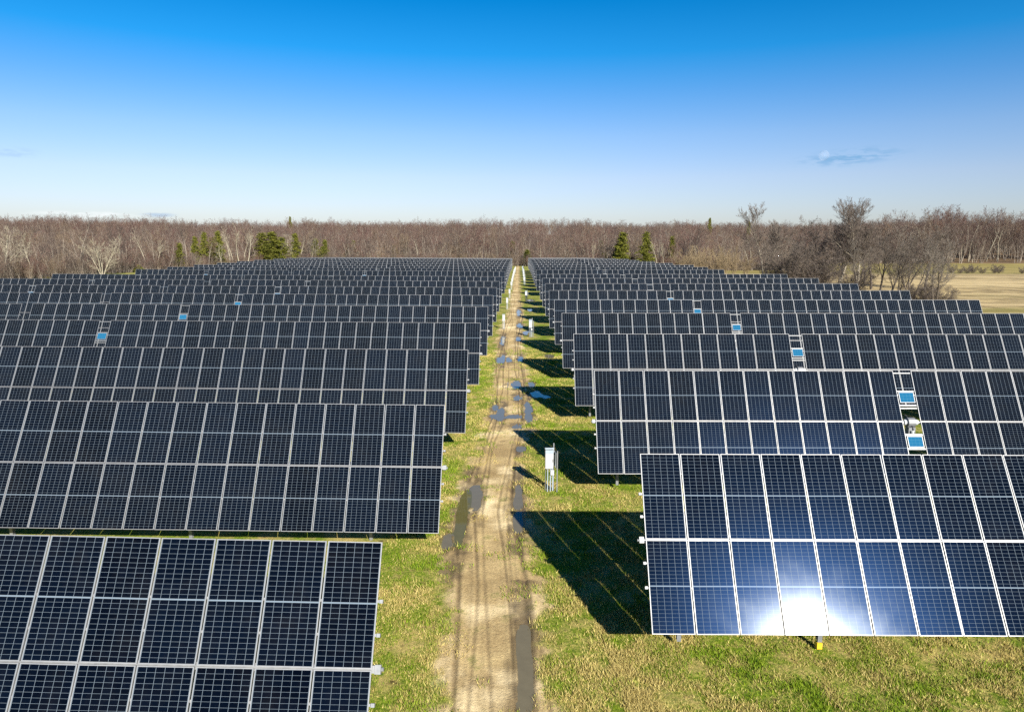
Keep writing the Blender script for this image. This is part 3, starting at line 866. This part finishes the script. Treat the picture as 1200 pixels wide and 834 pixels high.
con = [conifer_meshes(51 + k, 12, 2.6, base=.05, n=8000, mat=M['needle'] if k != 1 else M['needle_y']) for k in range(3)]
CON = [(322, 319, 1.3, 1.4, 0, 'largest dark evergreen in the dense clump behind the left rows'),
       (310, 320, 1.25, 1.3, 2, 'evergreen on the left side of the dense clump'),
       (316, 314, .85, 1.15, 1, 'low yellowish evergreen in front of the dense clump'),
       (333, 321, 1.1, 1.05, 0, 'evergreen on the right side of the dense clump'),
       (349, 330, 1.25, .8, 0, 'narrow evergreen standing above the bare trees right of the clump'),
       (372, 332, 1.05, .65, 0, 'slim dark evergreen further right, leaning over bare twigs'),
       (383, 332, 1.0, .65, 1, 'slim yellowish evergreen right of its dark neighbour'),
       (243, 292, 1.25, .7, 2, 'evergreen left of the five slender trunks'),
       (252, 290, 1.05, 1.0, 1, 'broad yellowish evergreen left of the five slender trunks'),
       (259, 294, 1.3, .75, 0, 'tall evergreen just left of the five slender trunks'),
       (232, 296, 1.1, .65, 2, 'small evergreen crown among twigs, leftmost of its group'),
       (213, 262, .85, .6, 1, 'small yellowish evergreen above the left bare trees'),
       (410, 372, .8, .7, 1, 'small yellowish evergreen low before the middle woods'),
       (416, 400, .95, .7, 0, 'small dark evergreen behind the low yellowish one'),
       (464, 420, .7, .7, 0, 'lone small evergreen in the bare woods left of the track'),
       (618, 340, .65, .75, 1, 'small evergreen at the far end of the dirt track'),
       (601, 400, .95, .9, 2, 'dark evergreen inside the woods above the track end'),
       (703, 395, 1.0, .9, 0, 'evergreen set back in the woods right of the track'),
       (728, 312, 1.35, 1.2, 0, 'tall dark evergreen behind the right hand rows'),
       (722, 316, .9, .9, 2, 'evergreen leaning against the tall dark one on the right'),
       (729, 311, .55, .8, 1, 'low yellowish evergreen below the tall dark one on the right'),
       (755, 309, 1.35, .95, 2, 'tall evergreen right of the pair behind the right rows'),
       (756, 308, .6, .7, 1, 'low yellowish evergreen by the right hand field corner'),
       (785, 330, 1.2, .7, 2, 'evergreen crown above the bare trunks right of the rows')]
for (u, Yd, h, wdt, k, lab) in CON:
    plant_tree('evergreen_tree', con[k], at(u, Yd), u * .7, (wdt * 2.0, wdt * 2.0, h), lab, 'evergreen', 'evergreens along the woods')
# far evergreens breaking the skyline
for u, Yd, s, lab in ((827, 640, 1.75, 'far evergreen poking above the skyline woods'), (872, 520, 1.7, 'dark evergreen below the skyline, left of the tall bare tree'), (344, 690, 1.7, 'far evergreen tip on the skyline above the left evergreens')):
    plant_tree('evergreen_tree', con[0], at(u, Yd), u * .3, (s * .8, s * .8, s), lab, 'evergreen', 'evergreens along the woods')

# the big bare trees at the right edge of the solar field
dark = [tree_meshes(61, 19, .36, M['g_trunk'], M['d_twig'], stems=2, nb=(15, 9, 7, 4), first=.30, spread=44, cut=1, stem_spread=.10, twig=.024, up=.55, wig=.2, lenf=(.50, .55, .55, .55)),
        tree_meshes(62, 16.5, .26, M['d_trunk'], M['d_twig'], nb=(13, 7, 6, 4), first=.3, spread=44, twig=.02),
        tree_meshes(63, 10, .16, M['d_trunk'], M['d_twig'], stems=6, nb=(13, 8, 6, 3), first=.05, spread=50, stem_spread=.5, twig=.02),
        tree_meshes(64, 15, .2, M['d_trunk'], M['m_twig'], stems=3, nb=(12, 7, 6, 4), first=.25, spread=42, stem_spread=.22, twig=.018)]
scrub = tree_meshes(65, 10, .12, M['t_twig'], M['t_twig'], stems=7, nb=(9, 6, 5, 3), first=.05, spread=30, stem_spread=.35, twig=.018)
plant_tree('bare_tree', dark[0], at(980, 172), .4, (1.35, 1.35, 1.2), 'tallest forked bare tree rising above the skyline right of the rows', 'tree')
plant_tree('bare_tree', dark[0], at(1003, 168), 3.3, (1.2, 1.2, 1.17), 'second tallest forked bare tree, right beside the tallest one', 'tree')
plant_tree('bare_tree', dark[0], at(893, 205), 2.1, (1.05, 1.05, 1.22), 'tall pale bare tree with thin top above the skyline', 'tree')
plant_tree('bare_tree', dark[1], at(1029, 137), 1., .93, 'dark trunked bare tree at the row ends, left of the trunk pair', 'tree')
plant_tree('bare_tree', dark[1], at(1041, 133), 2.3, .86, 'thinner dark bare tree, left one of the trunk pair', 'tree')
plant_tree('bare_tree', dark[3], at(1049, 135), 4.1, .92, 'bare tree with grey upper limbs, right one of the trunk pair', 'tree')
plant_tree('bare_tree', dark[3], at(1094, 126), .2, (1.05, 1.05, .84), 'rightmost bare tree of several leaning stems by the tan field', 'tree')
plant_tree('bare_tree', dark[1], at(1010, 195), 5., 1.05, 'dark bare tree right behind the tallest forked tree', 'tree')
for k, (u, Yd, sc_, q, lab) in enumerate(((1018, 172, 1.1, 1, 'dark bare tree behind the trunk pair, left one of three'), (1058, 178, 1.15, 3, 'bare tree behind the trunk pair, middle one of three'), (1080, 170, 1.1, 1, 'dark bare tree behind the leaning stems, right one of three'),
                                    (1066, 141, .95, 3, 'bare tree just right of the trunk pair by the row ends'), (955, 190, 1.15, 1, 'dark bare tree rising out of the thicket left of the tallest tree'), (910, 215, 1.1, 3, 'grey bare tree just right of the pale thin topped tree'))):
    plant_tree('bare_tree', dark[q], at(u, Yd), k * 1.7, (sc_ * 1.15, sc_ * 1.15, sc_), lab, 'tree')
plant_tree('bare_tree', dark[3], at(1002, 160), 3., .85, 'bare tree between the tallest forked tree and the dark trunk', 'tree')
for k, (u, Yd, s, lab) in enumerate(((930, 168, 1.3, 'dark tangled thicket left of the tallest forked tree'), (948, 164, 1.2, 'dark low thicket at the foot of the tallest forked tree'),
                              (915, 182, 1.3, 'dark thicket beside the pale thin topped tree'), (965, 190, 1.2, 'dark thicket behind the tallest forked tree'), (1000, 152, .75, 'low dark thicket by the row ends'))):
    plant_tree('bare_shrub', dark[2], at(u, Yd), k * 1.1, (s * 1.15, s * 1.15, s), lab, 'shrub')
for k, (u, Yd, s) in enumerate(((808, 272, .95), (822, 262, 1.1), (836, 268, 1.05), (848, 250, .95), (858, 262, .9), (795, 285, 1.0), (872, 235, .8), (815, 285, 1.15), (843, 285, 1.15))):
    plant_tree('bare_shrub', scrub, at(u, Yd), k * 1.9, s, 'straw coloured willow scrub right behind the far right rows', 'shrub', 'straw coloured scrub beyond the right rows')
for k, (u, Yd, s) in enumerate(((1078, 131, .45), (1104, 127, .42), (1064, 138, .4), (1086, 140, .4))):
    plant_tree('bare_shrub', dark[2], at(u, Yd), k * 2.3, (s * 1.1, s * 1.1, s), 'low grey brush under the multi-stemmed trees by the tan field', 'shrub', 'low brush at the field corner')
for k, u in enumerate((1119, 1127, 1133, 1144, 1158, 1163, 1190, 1197, 1108)):
    plant_tree('bare_shrub', dark[2], at(u, 263 + (k % 3) * 2), k * 1.7, (.28 + .05 * (k % 3)) * 1.0, 'small dark shrub on the line between tan and green field', 'shrub', 'shrubs along the field line')
ev = conifer_meshes(77, 2.2, 2.6, base=.02, n=2500, mat=M['needle_y'])
plant_tree('evergreen_shrub', ev, at(163, 232), 0., 1., 'low dark green shrub at the foot of the tall leaning pale trunk', 'shrub')

# ------------------------------------------------------------------ moon
AZ, EL = 24.4, 29.6
mo_d = Vector((math.sin(R(23.16)) * math.cos(R(6.13)), math.cos(R(23.16)) * math.cos(R(6.13)), math.sin(R(6.13))))

# ------------------------------------------------------------------ world: sky, faint clouds
world = bpy.data.worlds.new("World"); scene.world = world; world.use_nodes = True
wt = world.node_tree; wt.nodes.clear(); nt = NT(wt)
sky = nt.n('ShaderNodeTexSky', sky_type='NISHITA'); sky.sun_disc = False
sky.sun_elevation = R(EL); sky.sun_rotation = R(180 - AZ); sky.altitude = 100; sky.air_density = 1.0; sky.dust_density = .5; sky.ozone_density = 2.5
gen = nt.n('ShaderNodeTexCoord').outputs['Generated']
sep = nt.n('ShaderNodeSeparateXYZ', ins={0: gen})
el = nt.math('ARCSINE', sep.outputs[2])
cr = nt.n('ShaderNodeValToRGB', ins={0: nt.ramp(el, 0., R(40), smooth=False)})
e = cr.color_ramp.elements
SKYRAMP = [(0., (.76, .80, 1.02)), (.05, (.82, .83, 1.04)), (.12, (.86, .85, 1.05)), (.20, (.68, .83, 1.08)), (.28, (.36, .76, 1.12)), (.35, (.08, .72, 1.15)), (.46, (.0, .60, 1.04)), (.62, (.0, .42, .82)), (1., (.03, .30, .66))]
e[0].position, e[0].color = SKYRAMP[0][0], (*SKYRAMP[0][1], 1)
e[1].position, e[1].color = SKYRAMP[-1][0], (*SKYRAMP[-1][1], 1)
for p, c_ in SKYRAMP[1:-1]:
    q = e.new(p); q.color = (*c_, 1)
skyc = nt.mix(1., sky.outputs[0], cr.outputs[0], blend='MULTIPLY')
az = nt.math('ARCTAN2', sep.outputs[0], sep.outputs[1])
def cloud(col, a0, e0, wa, we, tilt, colr, k, sc):
    da = nt.math('SUBTRACT', az, R(a0)); de = nt.math('SUBTRACT', el, R(e0))
    de = nt.math('SUBTRACT', de, nt.math('MULTIPLY', da, tilt))
    q = nt.math('SQRT', nt.math('ADD', nt.math('POWER', nt.math('DIVIDE', nt.math('ABSOLUTE', da), R(wa)), 2.), nt.math('POWER', nt.math('DIVIDE', nt.math('ABSOLUTE', de), R(we)), 2.)))
    v = nt.n('ShaderNodeCombineXYZ', ins={0: nt.math('MULTIPLY', az, 40 * sc), 1: nt.math('MULTIPLY', el, 190. * sc), 2: a0}).outputs[0]
    nz = nt.noise(v, 1.0, 5, .6)
    m = nt.math('MULTIPLY', nt.math('SUBTRACT', 1., nt.ramp(q, .2, 1.)), nt.ramp(nz, .40, .60))
    return nt.mix(nt.math('MULTIPLY', m, k), col, colr)
skyc = cloud(skyc, 24.9, 5.95, 4.6, .8, .06, (1.7, 3.6, 6.0), .85, 1.)
skyc = cloud(skyc, -35.9, 5.4, 2.2, .5, .0, (3.5, 5.2, 7.2), .6, 1.)
skyc = cloud(skyc, -27.6, 1.55, 1.6, .25, .0, (3.6, 4.8, 6.4), .7, .8)
skyc = cloud(skyc, -32., 1.5, 5., .3, .0, (8.5, 8.8, 9.0), .5, .8)
bg = nt.n('ShaderNodeBackground', ins={0: skyc, 1: .055})
wo = nt.n('ShaderNodeOutputWorld', ins={0: bg.outputs[0]})

# moon: pale full disc low in the blue, a real sphere far beyond everything
m_, nt, bs, out = material('moon_rock')
tc = nt.n('ShaderNodeTexCoord').outputs['Object']
nt.t.links.new(nt.mix(nt.ramp(nt.noise(tc, .02, 4), .4, .65), (.50, .62, .80), (.56, .62, .74)), bs.inputs['Base Color'])
bs.inputs['Roughness'].default_value = 1.; bs.inputs['Specular IOR Level'].default_value = 0.; bs.inputs['Alpha'].default_value = .10
def uv_sphere(r, n=48):
    th = np.linspace(0, np.pi, n // 2 + 1); ph = np.linspace(0, 2 * np.pi, n, endpoint=False)
    T, Pp = np.meshgrid(th, ph, indexing='ij')
    Vv = np.stack([r * np.sin(T) * np.cos(Pp), r * np.sin(T) * np.sin(Pp), r * np.cos(T)], -1).reshape(-1, 3)
    a = np.arange(n // 2)[:, None]; b = np.arange(n)[None]
    Fq = np.stack([a * n + b, (a + 1) * n + b, (a + 1) * n + (b + 1) % n, a * n + (b + 1) % n], -1).reshape(-1, 4)
    return np_mesh('moon', Vv, Fq, [m_], smooth=True)
mo = link(bpy.data.objects.new('moon', uv_sphere(34.)))
mo.location = mo_d * 5200 + Vector((0, 0, 11.36))
tag(mo, 'pale full moon low in the blue sky beside a thin cloud', 'moon')

# ------------------------------------------------------------------ sun
sl = bpy.data.lights.new('sun', 'SUN'); sl.energy = 4.6; sl.angle = R(.53); sl.color = (1., .93, .80)
so = link(bpy.data.objects.new('sun', sl))
d = Vector((math.sin(R(AZ)) * math.cos(R(EL)), -math.cos(R(AZ)) * math.cos(R(EL)), math.sin(R(EL))))
so.rotation_euler = d.to_track_quat('Z', 'Y').to_euler()
so.location = d * 100

# ------------------------------------------------------------------ camera
cam = bpy.data.cameras.new('camera'); cam.sensor_width = 36; cam.lens = 24.0; cam.clip_end = 9000; cam.clip_start = .1
co = link(bpy.data.objects.new('camera', cam))
Mx = Matrix.Rotation(R(.58), 4, 'Z') @ Matrix.Rotation(R(90 - 9.78), 4, 'X') @ Matrix.Rotation(R(.29), 4, 'Z')
Mx.translation = Vector((0, 0, 11.36))
co.matrix_world = Mx
scene.camera = co

scene.view_settings.view_transform = 'Standard'; scene.view_settings.look = 'None'
scene.view_settings.exposure = 1.2; scene.view_settings.gamma = 1.
scene.render.engine = 'CYCLES'
scene.cycles.max_bounces = 5; scene.cycles.diffuse_bounces = 2; scene.cycles.glossy_bounces = 3; scene.cycles.transparent_max_bounces = 4
scene.cycles.sample_clamp_indirect = 6
scene.cycles.use_denoising = False
